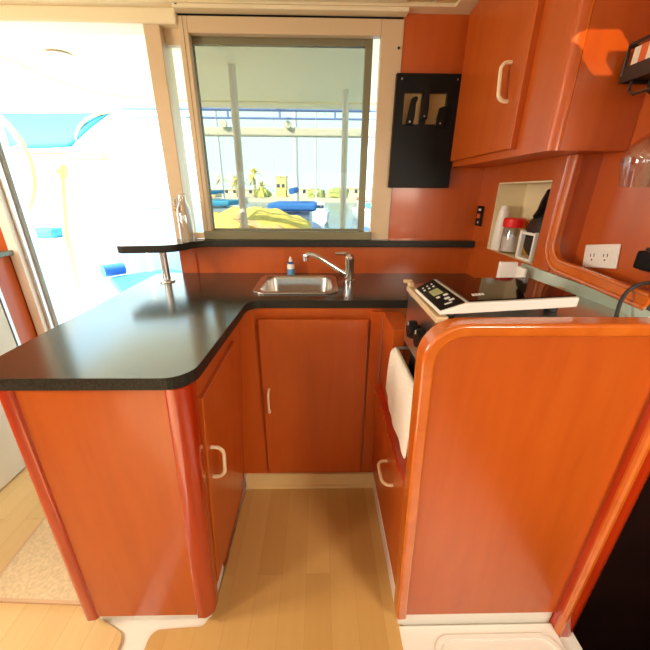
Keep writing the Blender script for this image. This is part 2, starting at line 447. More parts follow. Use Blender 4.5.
# hole for the sink
hole = rrect(-.245, .062, 1.255, 1.525, .05, 5)
top = [bm.verts.new((x, y, .90)) for x, y in poly]; th = [bm.verts.new((x, y, .90)) for x, y in hole]
edges = [bm.edges.new((top[i], top[(i+1) % len(top)])) for i in range(len(top))]+[bm.edges.new((th[i], th[(i+1) % len(th)])) for i in range(len(th))]
g = bmesh.ops.triangle_fill(bm, edges=edges, use_beauty=True)
ext = bmesh.ops.extrude_face_region(bm, geom=[f for f in bm.faces])
bmesh.ops.translate(bm, vec=(0, 0, -.030), verts=[v for v in ext['geom'] if isinstance(v, bmesh.types.BMVert)])
tag(edge_faces(obj('worktop', bm, 'lam', bevel=.003, smooth=False, mats=['lam', 'lam_edge'])), 'dark speckled L-shaped laminate worktop running from the peninsula to the sink', 'worktop')

# ledge under the window, widening into a small bar shelf on a post
ld = thing('bar_ledge', 'narrow dark raised ledge under the window ending in a small bar shelf on a post', 'shelf', (-.13, 1.56, 1.03))
bm = bmesh.new()
lp = round_poly([(-.82, 1.362), (-.60, 1.395), (-.53, 1.555), (.7288, 1.560), (.730, 1.599), (-.60, 1.599), (-.70, 1.59), (-.83, 1.56)],
                [.03, .09, .09, 0, 0, 0, .03, .05], 6)
prism(bm, [(x, y, 1.032) for x, y in lp], (0, 0, .030))
edge_faces(obj('shelf_board', bm, 'lam', ld, bevel=.004, smooth=False, mats=['lam', 'lam_edge']))
obj('post', LA([(0, .90), (.032, .90), (.030, .906), (.015, .909), (.015, 1.026), (.026, 1.029), (.026, 1.032), (0, 1.032)], (-.662, 1.435, 0), 20), 'steel', ld)['label'] = 'steel support post'

# ================================================================== PENINSULA
pc = thing('peninsula_cabinet', 'wooden peninsula base cabinet with a plain end panel and red corner posts', 'cabinet', (-.5, .9, 0))
bm = bmesh.new(); hexa(bm, [(-.705, .64, .04), (-.342, .64, .04), (-.342, 1.1535, .04), (-.705, 1.595, .04), (-.690, .64, .868), (-.292, .64, .868), (-.292, 1.1535, .868), (-.690, 1.595, .868)])
add_box(bm, -.60, -.344, .80, 1.141, .001, .042)
obj('carcass', bm, 'wood', pc)
bm = bmesh.new(); hexa(bm, [(-.705, .627, .048), (-.350, .627, .048), (-.350, .645, .048), (-.705, .645, .048), (-.690, .627, .868), (-.312, .627, .868), (-.312, .645, .868), (-.690, .645, .868)])
obj('end_panel', bm, 'wood', pc)
def post(p0, p1, loop, top):
    bm = bmesh.new(); a = [bm.verts.new((p0[0]+x, p0[1]+y, .040)) for x, y in loop]; b = [bm.verts.new((p1[0]+x, p1[1]+y, top)) for x, y in loop]
    n = len(loop)
    for i in range(n): bm.faces.new((a[i], a[(i+1) % n], b[(i+1) % n], b[i]))
    bm.faces.new(a[::-1]); bm.faces.new(b); return bm
lpL = round_poly([(-.020, -.012), (.020, -.008), (.020, .03), (-.020, .03)], [.014, .010, 0, 0], 5)
lpR = round_poly([(-.026, -.010), (.024, -.012), (.026, .045), (-.026, .045)], [.006, .032, .004, 0], 7)
obj('corner_post', post((-.702, .630), (-.680, .630), lpL, .8695), 'solid', pc)['label'] = 'darker red rounded post at the outer corner'
obj('corner_post', post((-.352, .632), (-.311, .632), lpR, .8695), 'solid', pc)['label'] = 'darker red rounded post at the aisle corner'
def lean(x, z): return x+.05*(z-.04)/.83
def aisle(bm, y0, y1, z0, z1, xb, t):
    hexa(bm, [(lean(xb-.01, z0), y0, z0), (lean(xb+t, z0), y0, z0), (lean(xb+t, z0), y1, z0), (lean(xb-.01, z0), y1, z0),
              (lean(xb-.01, z1), y0, z1), (lean(xb+t, z1), y0, z1), (lean(xb+t, z1), y1, z1), (lean(xb-.01, z1), y1, z1)])
bm = bmesh.new(); aisle(bm, .69, 1.03, .10, .80, -.340, .012)
d = obj('door', bm, 'wood', pc, bevel=.004)
pull(d, (lean(-.329, .62), .718, .625), (lean(-.329, .52), .718, .520), (.035, 0, 0), .0052)

# sink cabinet
sc_ = thing('sink_cabinet', 'wooden cabinet front under the sink with one plain door', 'cabinet', (-.02, 1.16, .08))
bm = bmesh.new(); hexa(bm, [(-.36, 1.155, .078), (.275, 1.155, .078), (.275, 1.20, .078), (-.36, 1.20, .078), (-.36, 1.168, .868), (.235, 1.168, .868), (.235, 1.21, .868), (-.36, 1.21, .868)])
obj('carcass', bm, 'wood', sc_)
obj('door', B((-.226, .186, 1.141, 1.156, .092, .832)), 'wood', sc_, bevel=.005)
pull(sc_.children[-1], (-.199, 1.141, .535), (-.199, 1.141, .432), (0, -.030, 0), .0045)
obj('stile', B((.196, .240, 1.150, 1.168, .092, .86)), 'wood', sc_, bevel=.002)

# ================================================================== SINK, TAP, BOTTLE
sk = thing('sink', 'rectangular stainless steel sink set into the dark worktop', 'sink', (-.09, 1.39, .90))
ro = rrect(-.262, .080, 1.237, 1.543, .055, 6); ri = rrect(-.240, .058, 1.260, 1.520, .05, 6)
bm = bmesh.new(); ring_prism(bm, [(x, y, .9005) for x, y in ro], [(x, y, .9005) for x, y in ri], (0, 0, .005))
obj('rim', bm, 'steel', sk, bevel=.002)
bm = bmesh.new(); prev = None
for z, ins in ((.905, 0), (.89, .002), (.79, .012), (.768, .022), (.760, .045)):
    ring = [bm.verts.new((x, y, z)) for x, y in rrect(-.240+ins, .058-ins, 1.260+ins, 1.520-ins, .05, 6)]
    if prev:
        for i in range(len(ring)): bm.faces.new((prev[i], prev[(i+1) % len(ring)], ring[(i+1) % len(ring)], ring[i]))
    prev = ring
bm.faces.new(prev)
ob = obj('basin', bm, 'steel', sk)
sd = ob.modifiers.new('s', 'SOLIDIFY'); sd.thickness = .002; sd.offset = -1
obj('drain', LA([(0, .762), (.020, .762), (.028, .764), (.030, .761)], (-.09, 1.40, 0)), 'chrome', sk)

fa = thing('faucet', 'chrome mixer tap with a long angled spout beside the sink', 'faucet', (.136, 1.45, .90))
obj('body', LA([(0, .9005), (.027, .9005), (.027, .906), (.021, .910), (.021, .985), (.022, .988), (.0225, 1.008), (.017, 1.016), (0, 1.017)], (.136, 1.45, 0), 24), 'chrome', fa)
sp = [(.128, 1.448, .925), (.10, 1.445, .943), (.04, 1.44, .983), (.0, 1.437, 1.008), (-.025, 1.435, 1.019), (-.045, 1.433, 1.020), (-.056, 1.432, 1.014)]
obj('spout', T(sp, [.013, .0115, .0105, .010, .010, .0105, .011], 12), 'chrome', fa)
obj('aerator', LA([(0, 0), (.012, 0), (.0125, .018), (.011, .026), (0, .026)], (-.056, 1.432, .994), 16), 'chrome', fa)
obj('lever', T([(.136, 1.45, 1.012), (.125, 1.447, 1.021), (.09, 1.440, 1.023), (.072, 1.437, 1.022)], [.012, .008, .006, .005], 10), 'chrome', fa)

sb = thing('soap_bottle', 'small white dropper bottle with a blue label behind the sink', 'bottle', (-.131, 1.562, .90))
obj('body', LA([(0, .9005), (.0165, .9005), (.0175, .904), (.0175, .945), (.014, .953), (.009, .957), (0, .957)], (-.131, 1.562, 0), 18), 'white', sb)
obj('label_band', LA([(.0178, .905), (.0181, .906), (.0181, .930), (.0178, .931)], (-.131, 1.562, 0), 18), 'label', sb)
obj('collar', LA([(0, .955), (.016, .955), (.016, .962), (.011, .964), (0, .964)], (-.131, 1.562, 0), 18), 'hullblue', sb)
obj('cap', LA([(0, .963), (.010, .963), (.009, .972), (.0045, .984), (.003, .987), (0, .988)], (-.131, 1.562, 0), 14), 'white', sb)

gv = thing('glass_bottle', 'tall clear glass carafe on the ledge beside the door post', 'bottle', (-.578, 1.515, 1.062))
obj('body', LA([(0, 1.063), (.026, 1.063), (.030, 1.068), (.030, 1.17), (.026, 1.20), (.015, 1.225), (.014, 1.255), (.016, 1.258), (.014, 1.257), (.012, 1.225), (.023, 1.198), (.027, 1.17), (.027, 1.072), (0, 1.069)], (-.578, 1.515, 0)), 'clear', gv)
lt = thing('door_latch', 'brass latch plate with a ring top on the door post', 'latch', (-.635, 1.595, 1.12))
obj('plate', B((-.646, -.632, 1.590, 1.5945, 1.125, 1.20)), 'brass', lt, bevel=.003)
obj('ring', T([(-.638+.008*math.cos(2*PI*k/16), 1.5895, 1.222+.014*math.sin(2*PI*k/16)) for k in range(16)], .0025, 6, closed=True), 'steel', lt)
obj('knob', LA([(0, 0), (.010, 0), (.010, .006), (.005, .009), (0, .009)], (-.639, 1.5905, 1.195), 12, Matrix.Rotation(PI/2, 3, 'X')), 'brass', lt)

# ================================================================== STOVE HOUSING
sh = thing('stove_housing', 'tall wooden stove surround with rounded orange edge trim and a drawer', 'cabinet', (.48, .8, .04))
def xz(pts, y): return [(x, y, z) for x, z in pts]
outp = [(.240, .046)]+[(.214, .940)]+[(x, z) for x, z in arc((.300, .943), .086, PI, PI/2, 10)][1:]+[(.742, 1.029)]
inn = [(.270, .046)]+[(.243, .940)]+[(x, z) for x, z in arc((.302, .943), .058, PI, PI/2, 10)][1:]+[(.742, 1.001)]
bm = bmesh.new(); strip_prism(bm, xz(outp, .603), xz(inn, .603), (0, .05, 0))
obj('edge_trim', bm, 'edge', sh, bevel=.007, seg=4)
inn2 = [(.264, .056)]+[(.237, .940)]+[(x, z) for x, z in arc((.300, .943), .063, PI, PI/2, 10)][1:]+[(.742, 1.006), (.742, .056)]
bm = bmesh.new(); prism(bm, xz(inn2, .613), (0, .032, 0))
obj('end_panel', bm, 'wood', sh)
# body below the oven, with a sloping red ledge
def fx(z): return .251-.038*(z-.03)/1.0
bm = bmesh.new()
hexa(bm, [(fx(.05)+.012, .645, .05), (.70, .645, .05), (.70, 1.142, .05), (fx(.05)+.012, 1.142, .05), (fx(.55)+.012, .645, .55), (.70, .645, .55), (.70, 1.142, .55), (fx(.55)+.012, 1.142, .55)])
obj('carcass', bm, 'wood', sh)
bm = bmesh.new()
hexa(bm, [(fx(.10)-.004, .655, .10), (fx(.10)+.016, .655, .10), (fx(.10)+.016, 1.136, .10), (fx(.10)-.004, 1.136, .10),
          (fx(.535)-.004, .655, .535), (fx(.535)+.016, .655, .535), (fx(.535)+.016, 1.136, .535), (fx(.535)-.004, 1.136, .535)])
dw = obj('drawer', bm, 'wood', sh, bevel=.003)
pull(dw, (fx(.42)-.003, .868, .424), (fx(.42)-.003, .768, .424), (-.034, 0, 0), .005)
bm = bmesh.new(); prism(bm, [(fx(.55)-.006, .655, .537), (fx(.55)-.006, .655, .56), (.335, .655, .60), (.335, .655, .55), (.30, .655, .537)], (0, .481, 0))
obj('ledge', bm, 'solid', sh, bevel=.003)
bm = bmesh.new(); hexa(bm, [(.245, .965, .57), (.30, .965, .57), (.30, 1.138, .57), (.245, 1.138, .57), (.238, .965, .865), (.30, .965, .865), (.30, 1.139, .865), (.238, 1.139, .865)])
obj('stile', bm, 'wood', sh)

st = thing('stove', 'stainless oven with black knobs behind the rounded wooden surround', 'stove', (.45, .8, .62))
obj('body', B((.281, .70, .650, .96, .605, 1.018)), 'steel', st, bevel=.003)
obj('control_panel', B((.262, .282, .650, .925, 0.850, 1.012)), 'steel', st, bevel=.002)
obj('top_frame', B((.248, .276, .650, .905, 1.012, 1.028), (.276, .69, .885, .905, 1.012, 1.026)), 'alu', st, bevel=.004)['label'] = 'tan metal rim of the cooker top'
obj('fiddle_clip', B((.252, .264, .885, .915, 1.026, 1.040), (.240, .264, .903, .916, 1.034, 1.043)), 'alu', st, bevel=.002)
for y, z in ((.790, .941), (.722, .946)):
    k = LA([(0, -.002), (.012, -.002), (.013, .008), (.024, .010), (.024, .024), (.020, .030), (0, .031)], (.262, y, z), 20, Matrix.Rotation(-PI/2, 3, 'Y'))
    kn = obj('knob', k, 'black', st)
    obj('pointer', B((.2295, .232, y-.001, y+.001, z+.012, z+.021)), 'print', kn)
obj('oven_door', B((.270, .282, .655, .955, 0.62, .845)), 'glassk', st, bevel=.003)
obj('door_handle', T([(.272, .945, .812), (.244, .945, .812), (.238, .93, .812), (.238, .68, .812), (.244, .665, .812), (.272, .665, .812)], .006, 8), 'steel', st)
# towel over the oven handle
tw = bmesh.new()
rows = []
prof = [(.2245, .72), (.2225, .80), (.2205, .855), (.216, .874), (.209, .8785), (.2015, .872), (.1985, .855), (.196, .80), (.195, .74), (.194, .69)]
ny = 18
for i in range(ny+1):
    y = .650+.275*i/ny; row = []
    for j, (x, z) in enumerate(prof):
        wv = .004*math.sin(i*.9+j*.35)*min(1, abs(j-4)/4)
        zz = z
        if j >= 5 and i > 14: zz = max(z, .735+.0*(i-14))
        row.append(tw.verts.new((x+.029+(wv*.6 if j > 4 else 0), y, zz-.056)))
    rows.append(row)
for a, b in zip(rows, rows[1:]):
    for j in range(len(prof)-1):
        if all(len({tuple(v.co) for v in q}) == 4 for q in [(a[j], a[j+1], b[j+1], b[j])]):
            tw.faces.new((a[j], a[j+1], b[j+1], b[j]))
bmesh.ops.remove_doubles(tw, verts=tw.verts, dist=1e-5)
t = obj('hand_towel', tw, 'towel'); s_ = t.modifiers.new('s', 'SOLIDIFY'); s_.thickness = .006; s_.offset = 1
t.modifiers.new('ss', 'SUBSURF').levels = 1
tag(t, 'white hand towel hanging over the oven door handle', 'towel')

# stainless splash strip along the wall
bm = bmesh.new(); hexa(bm, [(.690, .645, .905), (.709, .645, .905), (.709, 1.13, .905), (.690, 1.13, .905), (.700, .645, 1.046), (.709, .645, 1.046), (.709, 1.13, 1.046), (.700, 1.13, 1.046)])
tag(obj('splash_strip', bm, 'steelt'), 'stainless strip with painted grey green sky reflection along the wall behind the stove', 'splashback')

# portable induction cooktop
ic = thing('induction_cooktop', 'portable white induction cooktop with black glass on top of the stove', 'cooktop', (.45, .80, 1.03))
ZT = 1.059
FL, FM, FR, BR_, BM_, BL = (.238, .640), (.303, .642), (.567, .690), (.630, .952), (.298, .835), (.246, .845)
FM = (.300, .647); BMx = (.335, .895); BLx = (.262, .875)
outl = [(.238, .640), (.567, .690), (.630, .952), (.262, .885)]
bm = bmesh.new()
# side profile: sloping control strip on the left, flat top
def up(p, z): return (p[0], p[1], z)
A0, A1 = (.250, .640), (.246, .815); M0, M1 = (.308, .648), (.302, .850); C0, C1 = (.576, .690), (.566, .865)
for p in ((A0, A1, M0, M1, 1.043, ZT), (M0, M1, C0, C1, ZT, ZT)):
    a0, a1, b0, b1, za, zb = p
    hexa(bm, [up(a0, 1.036), up(b0, 1.036), up(b1, 1.036), up(a1, 1.036), up(a0, za), up(b0, zb), up(b1, zb), up(a1, za)])
bmesh.ops.remove_doubles(bm, verts=bm.verts, dist=1e-5)
obj('body', bm, 'white', ic, bevel=.003)
bm = bmesh.new(); prism(bm, [up(q, ZT+.0005) for q in ((.314, .656), (.571, .696), (.561, .859), (.308, .846))], (0, 0, .003))
obj('glass_top', bm, 'glassk', ic)
def slope(u, v, h=.0):   # point on the sloping strip, u across 0..1, v along 0..1
    a = Vector(up(A0, 1.043)).lerp(Vector(up(A1, 1.043)), v); b = Vector(up(M0, ZT)).lerp(Vector(up(M1, ZT)), v)
    return a.lerp(b, u)+Vector((-.24, 0, .97))*h
def slab(u0, u1, v0, v1, h0, h1):
    bm = bmesh.new()
    hexa(bm, [slope(u0, v0, h0), slope(u1, v0, h0), slope(u1, v1, h0), slope(u0, v1, h0), slope(u0, v0, h1), slope(u1, v0, h1), slope(u1, v1, h1), slope(u0, v1, h1)])
    return bm
cp = obj('control_strip', slab(.05, .96, .03, .98, .0002, .0018), 'black', ic)
obj('display', slab(.30, .72, .46, .66, .0018, .0026), 'lcd', cp)
for (u0, u1, v0, v1) in ((.62, .80, .36, .41), (.32, .46, .36, .41), (.52, .72, .25, .30), (.60, .80, .18, .22), (.34, .62, .12, .15)):
    obj('button', slab(u0, u1, v0, v1, .0018, .0026), 'print', cp)
for k in range(3):
    obj('button', slab(.18+.22*k, .28+.22*k, .74, .78, .0018, .0026), 'print', cp)
    obj('button', slab(.22+.22*k, .30+.22*k, .84, .87, .0018, .0026), 'print', cp)
bm = bmesh.new()
for k in range(4): prism(bm, [up(q, ZT+.0036) for q in ((.336+.008*k, .690+.002*k), (.342+.008*k, .690+.002*k), (.345+.008*k, .704+.002*k), (.339+.008*k, .704+.002*k))], (0, 0, .0004))
obj('marking', bm, 'print', ic)
for p in ((.285, .68), (.54, .72), (.54, .83), (.285, .80)):
    obj('foot', LA([(0, 1.0185), (.014, 1.0185), (.014, 1.036), (0, 1.036)], (p[0], p[1], 0), 14), 'rubber', ic)

# white box standing behind the cooktop
bx_ = thing('storage_box', 'plain white open-topped box behind the cooktop under the niche', 'box', (.635, 1.09, .90))
obj('box_body', B((.604, .664, 1.086, 1.10, .9005, 1.058)), 'white', bx_, bevel=.003)
obj('lip', B((.662, .670, 1.040, 1.10, .9005, 1.045)), 'white', bx_, bevel=.002)

# ================================================================== NICHE CONTENTS (shelf z 1.050)
Z0 = 1.0502
tu = thing('tall_bottle', 'tall white plastic bottle at the left end of the niche', 'bottle', (.775, 1.365, Z0))
obj('body', LA([(0, Z0), (.024, Z0), (.026, Z0+.006), (.024, Z0+.10), (.019, Z0+.155), (0, Z0+.157)], (.752, 1.404, 0), 20), 'white', tu)
obj('cap', LA([(0, Z0+.156), (.016, Z0+.156), (.015, Z0+.172), (0, Z0+.174)], (.752, 1.404, 0), 18), 'white', tu)
def jar(x, y, r, h, name, label, cap):
    j = thing(name, label, 'jar', (x, y, Z0))
    obj('body', LA([(0, Z0), (r*.9, Z0), (r, Z0+.006), (r, Z0+h-.012), (r*.86, Z0+h), (r*.82, Z0+h), (r*.9, Z0+h-.014), (r*.93, Z0+.008), (0, Z0+.006)], (x, y, 0), 24), 'clear', j)
    obj('contents', LA([(0, Z0+.008), (r*.88, Z0+.008), (r*.88, Z0+h*.62), (0, Z0+h*.66)], (x, y, 0), 24), 'white', j)
    if cap: obj('lid', LA([(0, Z0+h-.002), (r*1.06, Z0+h-.002), (r*1.08, Z0+h+.002), (r*1.08, Z0+h+.026), (r*.98, Z0+h+.031), (0, Z0+h+.031)], (x, y, 0), 26), cap, j)
    return j
jar(.754, 1.318, .036, .100, 'spice_jar', 'clear jar with a bright red lid in the niche', 'red')
yp = thing('snack_packet', 'yellow packet lying behind the red-lidded jar in the niche', 'packet', (.82, 1.25, Z0))
bm = bmesh.new(); prism(bm, [(.795, 1.19, Z0), (.822, 1.19, Z0), (.822, 1.33, Z0), (.795, 1.33, Z0)], (.0, .0, .125))
obj('packet_body', bm, 'yellow', yp, bevel=.012, seg=3)
# white wire napkin holder
nh = thing('napkin_holder', 'white upright napkin stand in front of the black pan', 'holder', (.745, 1.19, Z0))
obj('post', B((.722, .739, 1.202, 1.216, Z0, Z0+.098)), 'white', nh, bevel=.003)
obj('post', B((.722, .737, 1.125, 1.133, Z0, Z0+.098)), 'white', nh, bevel=.003)
obj('rail', B((.726, .734, 1.133, 1.202, Z0+.086, Z0+.094)), 'white', nh)
obj('base', B((.722, .747, 1.133, 1.202, Z0, Z0+.008)), 'white', nh, bevel=.002)
pn = thing('frying_pan', 'black pan standing on edge at the right end of the niche', 'pan', (.80, 1.15, Z0))
mt = Matrix.Rotation(PI/2, 3, 'Y') @ Matrix.Rotation(0, 3, 'Z')
obj('pan_body', LA([(0, 0), (.060, 0), (.070, .006), (.078, .028), (.075, .028), (.066, .008), (0, .005)], (.752, 1.178, Z0+.079), 28, mt), 'blackm', pn)
obj('handle', T([(.757, 1.20, Z0+.145), (.750, 1.165, Z0+.165), (.742, 1.135, Z0+.195), (.738, 1.115, Z0+.225)], [.010, .014, .018, .016], 10), 'black', pn)

# ================================================================== SWITCH, OUTLET, PLUG, CORD
sw = thing('switch_panel', 'small black switch plate on the wood wall left of the niche', 'switch', (.708, 1.533, 1.14))
obj('plate', B((.7205, .7262, 1.525, 1.582, 1.130, 1.215)), 'black', sw, bevel=.002)
obj('rocker', B((.717, .7205, 1.540, 1.567, 1.163, 1.182)), 'orange', sw, bevel=.001)
obj('marking', B((.7198, .7206, 1.542, 1.565, 1.195, 1.204)), 'print', sw)
obj('marking', B((.7198, .7206, 1.548, 1.558, 1.142, 1.150)), 'print', sw)

ot = thing('wall_outlet', 'white double electrical outlet plate on the recessed wood panel', 'outlet', (.78, .903, 1.112))
def rolled(y0, y1, z0, z1, x0, x1, c=(.905, 1.111), a=math.radians(-9.5)):
    bm = B((x0, x1, y0, y1, z0, z1))
    bmesh.ops.rotate(bm, cent=(0, c[0], c[1]), matrix=Matrix.Rotation(a, 3, 'X'), verts=bm.verts); return bm
obj('plate', rolled(.848, .962, 1.079, 1.143, .774, .7798), 'white', ot, bevel=.003)
for yc in (.928, .884):
    rc = obj('receptacle', rolled(yc-.016, yc+.016, 1.096, 1.126, .7725, .7745), 'white', ot, bevel=.004)
    obj('slot', rolled(yc-.007, yc-.005, 1.109, 1.118, .7718, .7726), 'black', rc)
    obj('slot', rolled(yc+.005, yc+.007, 1.109, 1.117, .7718, .7726), 'black', rc)
    obj('slot', rolled(yc-.002, yc+.002, 1.099, 1.103, .7718, .7726), 'black', rc)
pg = thing('power_adapter', 'black plug-in adapter on the recessed panel right of the outlet', 'adapter', (.76, .77, 1.105))
obj('adapter_body', B((.752, .779, .705, .780, 1.106, 1.148)), 'black', pg, bevel=.006, seg=3)
obj('prong_plate', B((.776, .7795, .700, .784, 1.100, 1.154)), 'rubber', pg, bevel=.002)
cd = obj('cord', T(bez([(.655, .672, 1.020), (.665, .690, 1.060), (.695, .715, 1.088), (.715, .672, 1.098)], 14)+bez([(.715, .672, 1.098), (.722, .655, 1.10), (.70, .64, 1.08), (.69, .645, 1.045)], 8)[1:], .004, 8), 'rubber', pg)

# ================================================================== UPPER CABINET
uc = thing('upper_cabinet', 'wooden wall cabinet with rounded corner and one door above the niche', 'cabinet', (.68, 1.25, 1.375))
bm = bmesh.new()
up_ = round_poly([(.578, 1.599), (.578, .928), (.779, .928), (.779, 1.599)], [0, .024, 0, 0], 8)
prism(bm, [(x, y, 1.371) for x, y in up_], (0, 0, .525))
obj('carcass', bm, 'wood', uc)
obj('front_panel', B((.605, .7785, .9262, .929, 1.372, 1.895)), 'woodg', uc)
obj('front_bead', B((.601, .6035, .9262, .929, 1.373, 1.895)), 'edge', uc)
d = obj('door', B((.561, .5785, 1.098, 1.565, 1.392, 1.892)), 'wood', uc, bevel=.004)
obj('edge_strip', B((.5595, .5785, 1.083, 1.098, 1.390, 1.893)), 'wood', d, bevel=.002)
pull(d, (.561, 1.168, 1.622), (.561, 1.150, 1.522), (-.030, 0, 0), .0058)

# ================================================================== KNIFE RACK + KNIVES
kr = thing('knife_rack', 'black knife rack with two cut-outs mounted on the wall beside the window', 'rack', (.438, 1.59, 1.288))
def kx(x, z): return x
bm = B((.309, .345, 1.572, 1.586, 1.288, 1.704), (.520, .573, 1.572, 1.586, 1.288, 1.704), (.345, .520, 1.572, 1.586, 1.640, 1.704),
       (.345, .520, 1.572, 1.586, 1.288, 1.530), (.418, .440, 1.572, 1.586, 1.530, 1.640))
obj('front_plate', bm, 'black', kr)
obj('back_plate', B((.345, .520, 1.594, 1.5995, 1.50, 1.66)), 'ply', kr)
obj('pocket', B((.309, .345, 1.586, 1.5995, 1.288, 1.704), (.520, .573, 1.586, 1.5995, 1.288, 1.704), (.345, .520, 1.586, 1.5995, 1.288, 1.36)), 'black', kr)
for x in (.330, .552):
    obj('screw', LA([(0, 0), (.004, 0), (.003, .002), (0, .002)], (x, 1.572, 1.685), 10, Matrix.Rotation(PI/2, 3, 'X')), 'steel', kr)
def knife(label, x, z, h, w, lean_):
    k = thing('kitchen_knife', label, 'knife', (x, 1.567, z), 'knives in the rack')
    hp = [(-w*.5, 0), (w*.5, 0), (w*.55, h*.35), (w*.40, h*.75), (w*.55, h*.97), (w*.2, h*1.02), (-w*.35, h*.93), (-w*.45, h*.5)]
    bm = bmesh.new(); prism(bm, [(x+a+lean_*b/h, 1.560, z+b) for a, b in hp], (0, .011, 0))
    obj('handle', bm, 'black', k, bevel=.004, seg=3)
    bm = bmesh.new(); prism(bm, [(x-w*.5, 1.5885, z+.01), (x+w*.5, 1.5885, z+.01), (x+w*.45, 1.5885, z-.14), (x, 1.5885, z-.17), (x-w*.5, 1.5885, z-.16)], (0, .002, 0))
    obj('blade', bm, 'steel', k)
    bm = LA([(0, 0), (.004, 0), (.003, .002), (0, .002)], (x+lean_*.05, 1.560, z+.012), 10, Matrix.Rotation(PI/2, 3, 'X'))
    obj('rivet', bm, 'steel', k)
knife('black-handled knife left in the wall rack, handle curving over the left cut-out', .372, 1.525, .100, .030, .012)
knife('tall black-handled knife standing up between the two cut-outs of the rack', .430, 1.545, .115, .027, .004)
knife('short black-handled knife at the right of the wall rack', .498, 1.52, .072, .036, .004)

# ================================================================== WIRE RACK + GLASS
rk = thing('wire_rack', 'black metal hanging shelf at the right edge above the wine glass', 'rack', (.74, .8, 1.50))
ry0, ry1 = .45, .915
obj('tray', B((.700, .778, ry0, ry1, 1.516, 1.522), (.698, .703, ry0, ry1, 1.508, 1.538), (.700, .778, ry1-.005, ry1, 1.508, 1.538)), 'blackm', rk)
obj('rail', T([(.700, ry1-.003, 1.522), (.700, ry1-.003, 1.580), (.700, ry0, 1.580)], .004, 8), 'blackm', rk)
obj('rail', T([(.700, ry1-.003, 1.578), (.778, ry1-.003, 1.578)], .004, 8), 'blackm', rk)
for x in (.716, .760):
    obj('glass_hanger', T([(x, .90, 1.516), (x, .90, 1.492), (x, .885, 1.482), (x, ry0, 1.482)], .003, 8), 'blackm', rk)
ct = thing('carton', 'small white and orange carton standing in the hanging rack', 'box', (.735, .82, 1.522))
obj('carton_body', B((.706, .765, .66, .905, 1.5222, 1.574)), 'clipboard', ct, bevel=.001)
obj('stripe', B((.7052, .7062, .868, .886, 1.523, 1.573)), 'orange', ct)
obj('mark', LA([(0, 0), (.009, 0), (.009, .0008), (0, .0008)], (.7062, .846, 1.552), 14, Matrix.Rotation(-PI/2, 3, 'Y')), 'black', ct)
wg = thing('wine_glass', 'clear stemmed wine glass hanging upside down below the rack', 'glass', (.716, .80, 1.288))
gx, gy, gz = .716, .795, 1.285
prof = [(.034, 0), (.038, .02), (.043, .042), (.0445, .058), (.040, .076), (.024, .096), (.008, .108), (.0042, .116), (.0038, .185), (.006, .196), (.030, .201), (.032, .203), (.030, .2045), (0, .2045)]
pin = [(.0325, 0), (.0365, .02), (.0415, .042), (.043, .058), (.0385, .075), (.022, .094), (.006, .105), (0, .106)]
bm = bmesh.new(); lathe(bm, prof[::-1]+pin, (gx, gy, gz), 32)
obj('glass_body', bm, 'clear', wg)

# ================================================================== LEFT SIDE
lc = thing('fridge_cabinet', 'wooden cabinet with a pale front panel against the far left wall', 'cabinet', (-1.8, 1.2, 0))
obj('carcass', B((-2.39, -1.452, .55, 1.592, 0.001, .985)), 'wood', lc)
obj('worktop', B((-2.39, -1.425, .53, 1.595, .985, 1.008)), 'teal', lc, bevel=.005)['label'] = 'grey green worktop'
obj('front_panel', B((-1.455, -1.438, .60, 1.46, .006, .925)), 'fridge', lc, bevel=.006)['label'] = 'pale fridge front'
obj('panel_trim', B((-1.452, -1.436, 1.463, 1.478, .006, .93), (-1.452, -1.436, .60, 1.478, .925, .938)), 'steel', lc)
rg = thing('floor_rug', 'beige woven mat on the oak floor at the far left', 'rug', (-1.1, .95, 0))
bm = bmesh.new(); q = [(-.762, .690), (-1.118, .708), (-1.150, 1.40), (-.775, 1.40)]
prism(bm, [(x, y, .0005) for x, y in q], (0, 0, .008)); obj('pile', bm, 'rug', rg)
bm = bmesh.new(); ring_prism(bm, [(x, y, .0005) for x, y in [(-.752, .680), (-1.126, .698), (-1.159, 1.409), (-.765, 1.409)]], [(x, y, .0005) for x, y in q], (0, 0, .0095))
obj('binding', bm, 'rugedge', rg)
sk2 = thing('warning_sticker', 'small pale sticker with a red mark on the headliner above the door', 'sticker', (-.6, 1.53, 1.905))
obj('sticker_sheet', B((-.640, -.560, 1.500, 1.540, 1.9062, 1.9078)), 'clipboard', sk2)
obj('red_mark', B((-.636, -.612, 1.505, 1.530, 1.9056, 1.9063)), 'red', sk2)

# ================================================================== COCKPIT
struct('floor', B((-3.2, 2.6, 1.72, 4.3, -.10, -.02)), 'deck')
bm = bmesh.new()
rp = round_poly([(-2.0, 1.71), (-2.05, 2.9), (-1.95, 3.42), (-1.2, 3.60), (2.6, 3.66), (2.6, 1.71)], [0, .3, .3, .3, 0, 0], 8)
prism(bm, [(x, y, 2.0) for x, y in rp], (0, 0, .09))
hd = thing('cockpit_hardtop', 'cream hard roof over the cockpit outside the door', 'roof', (0, 2.7, 2.0))
obj('roof_panel', bm, 'roof', hd, bevel=.02, seg=3)
bm = bmesh.new()
rp2 = round_poly([(-1.84, 1.8), (-1.88, 2.85), (-1.80, 3.28), (-1.15, 3.44), (2.5, 3.50), (2.5, 1.8)], [0, .3, .3, .3, 0, 0], 8)
ring_prism(bm, [(x, y, 1.975) for x, y in rp], [(x, y, 1.985) for x, y in rp2], (0, 0, .03))
obj('edge_lip', bm, 'roof', hd, bevel=.008)
obj('light_disc', LA([(0, 0), (.07, 0), (.075, .006), (.06, .014), (0, .016)], (-1.50, 2.40, 1.984), 24), 'white', hd)
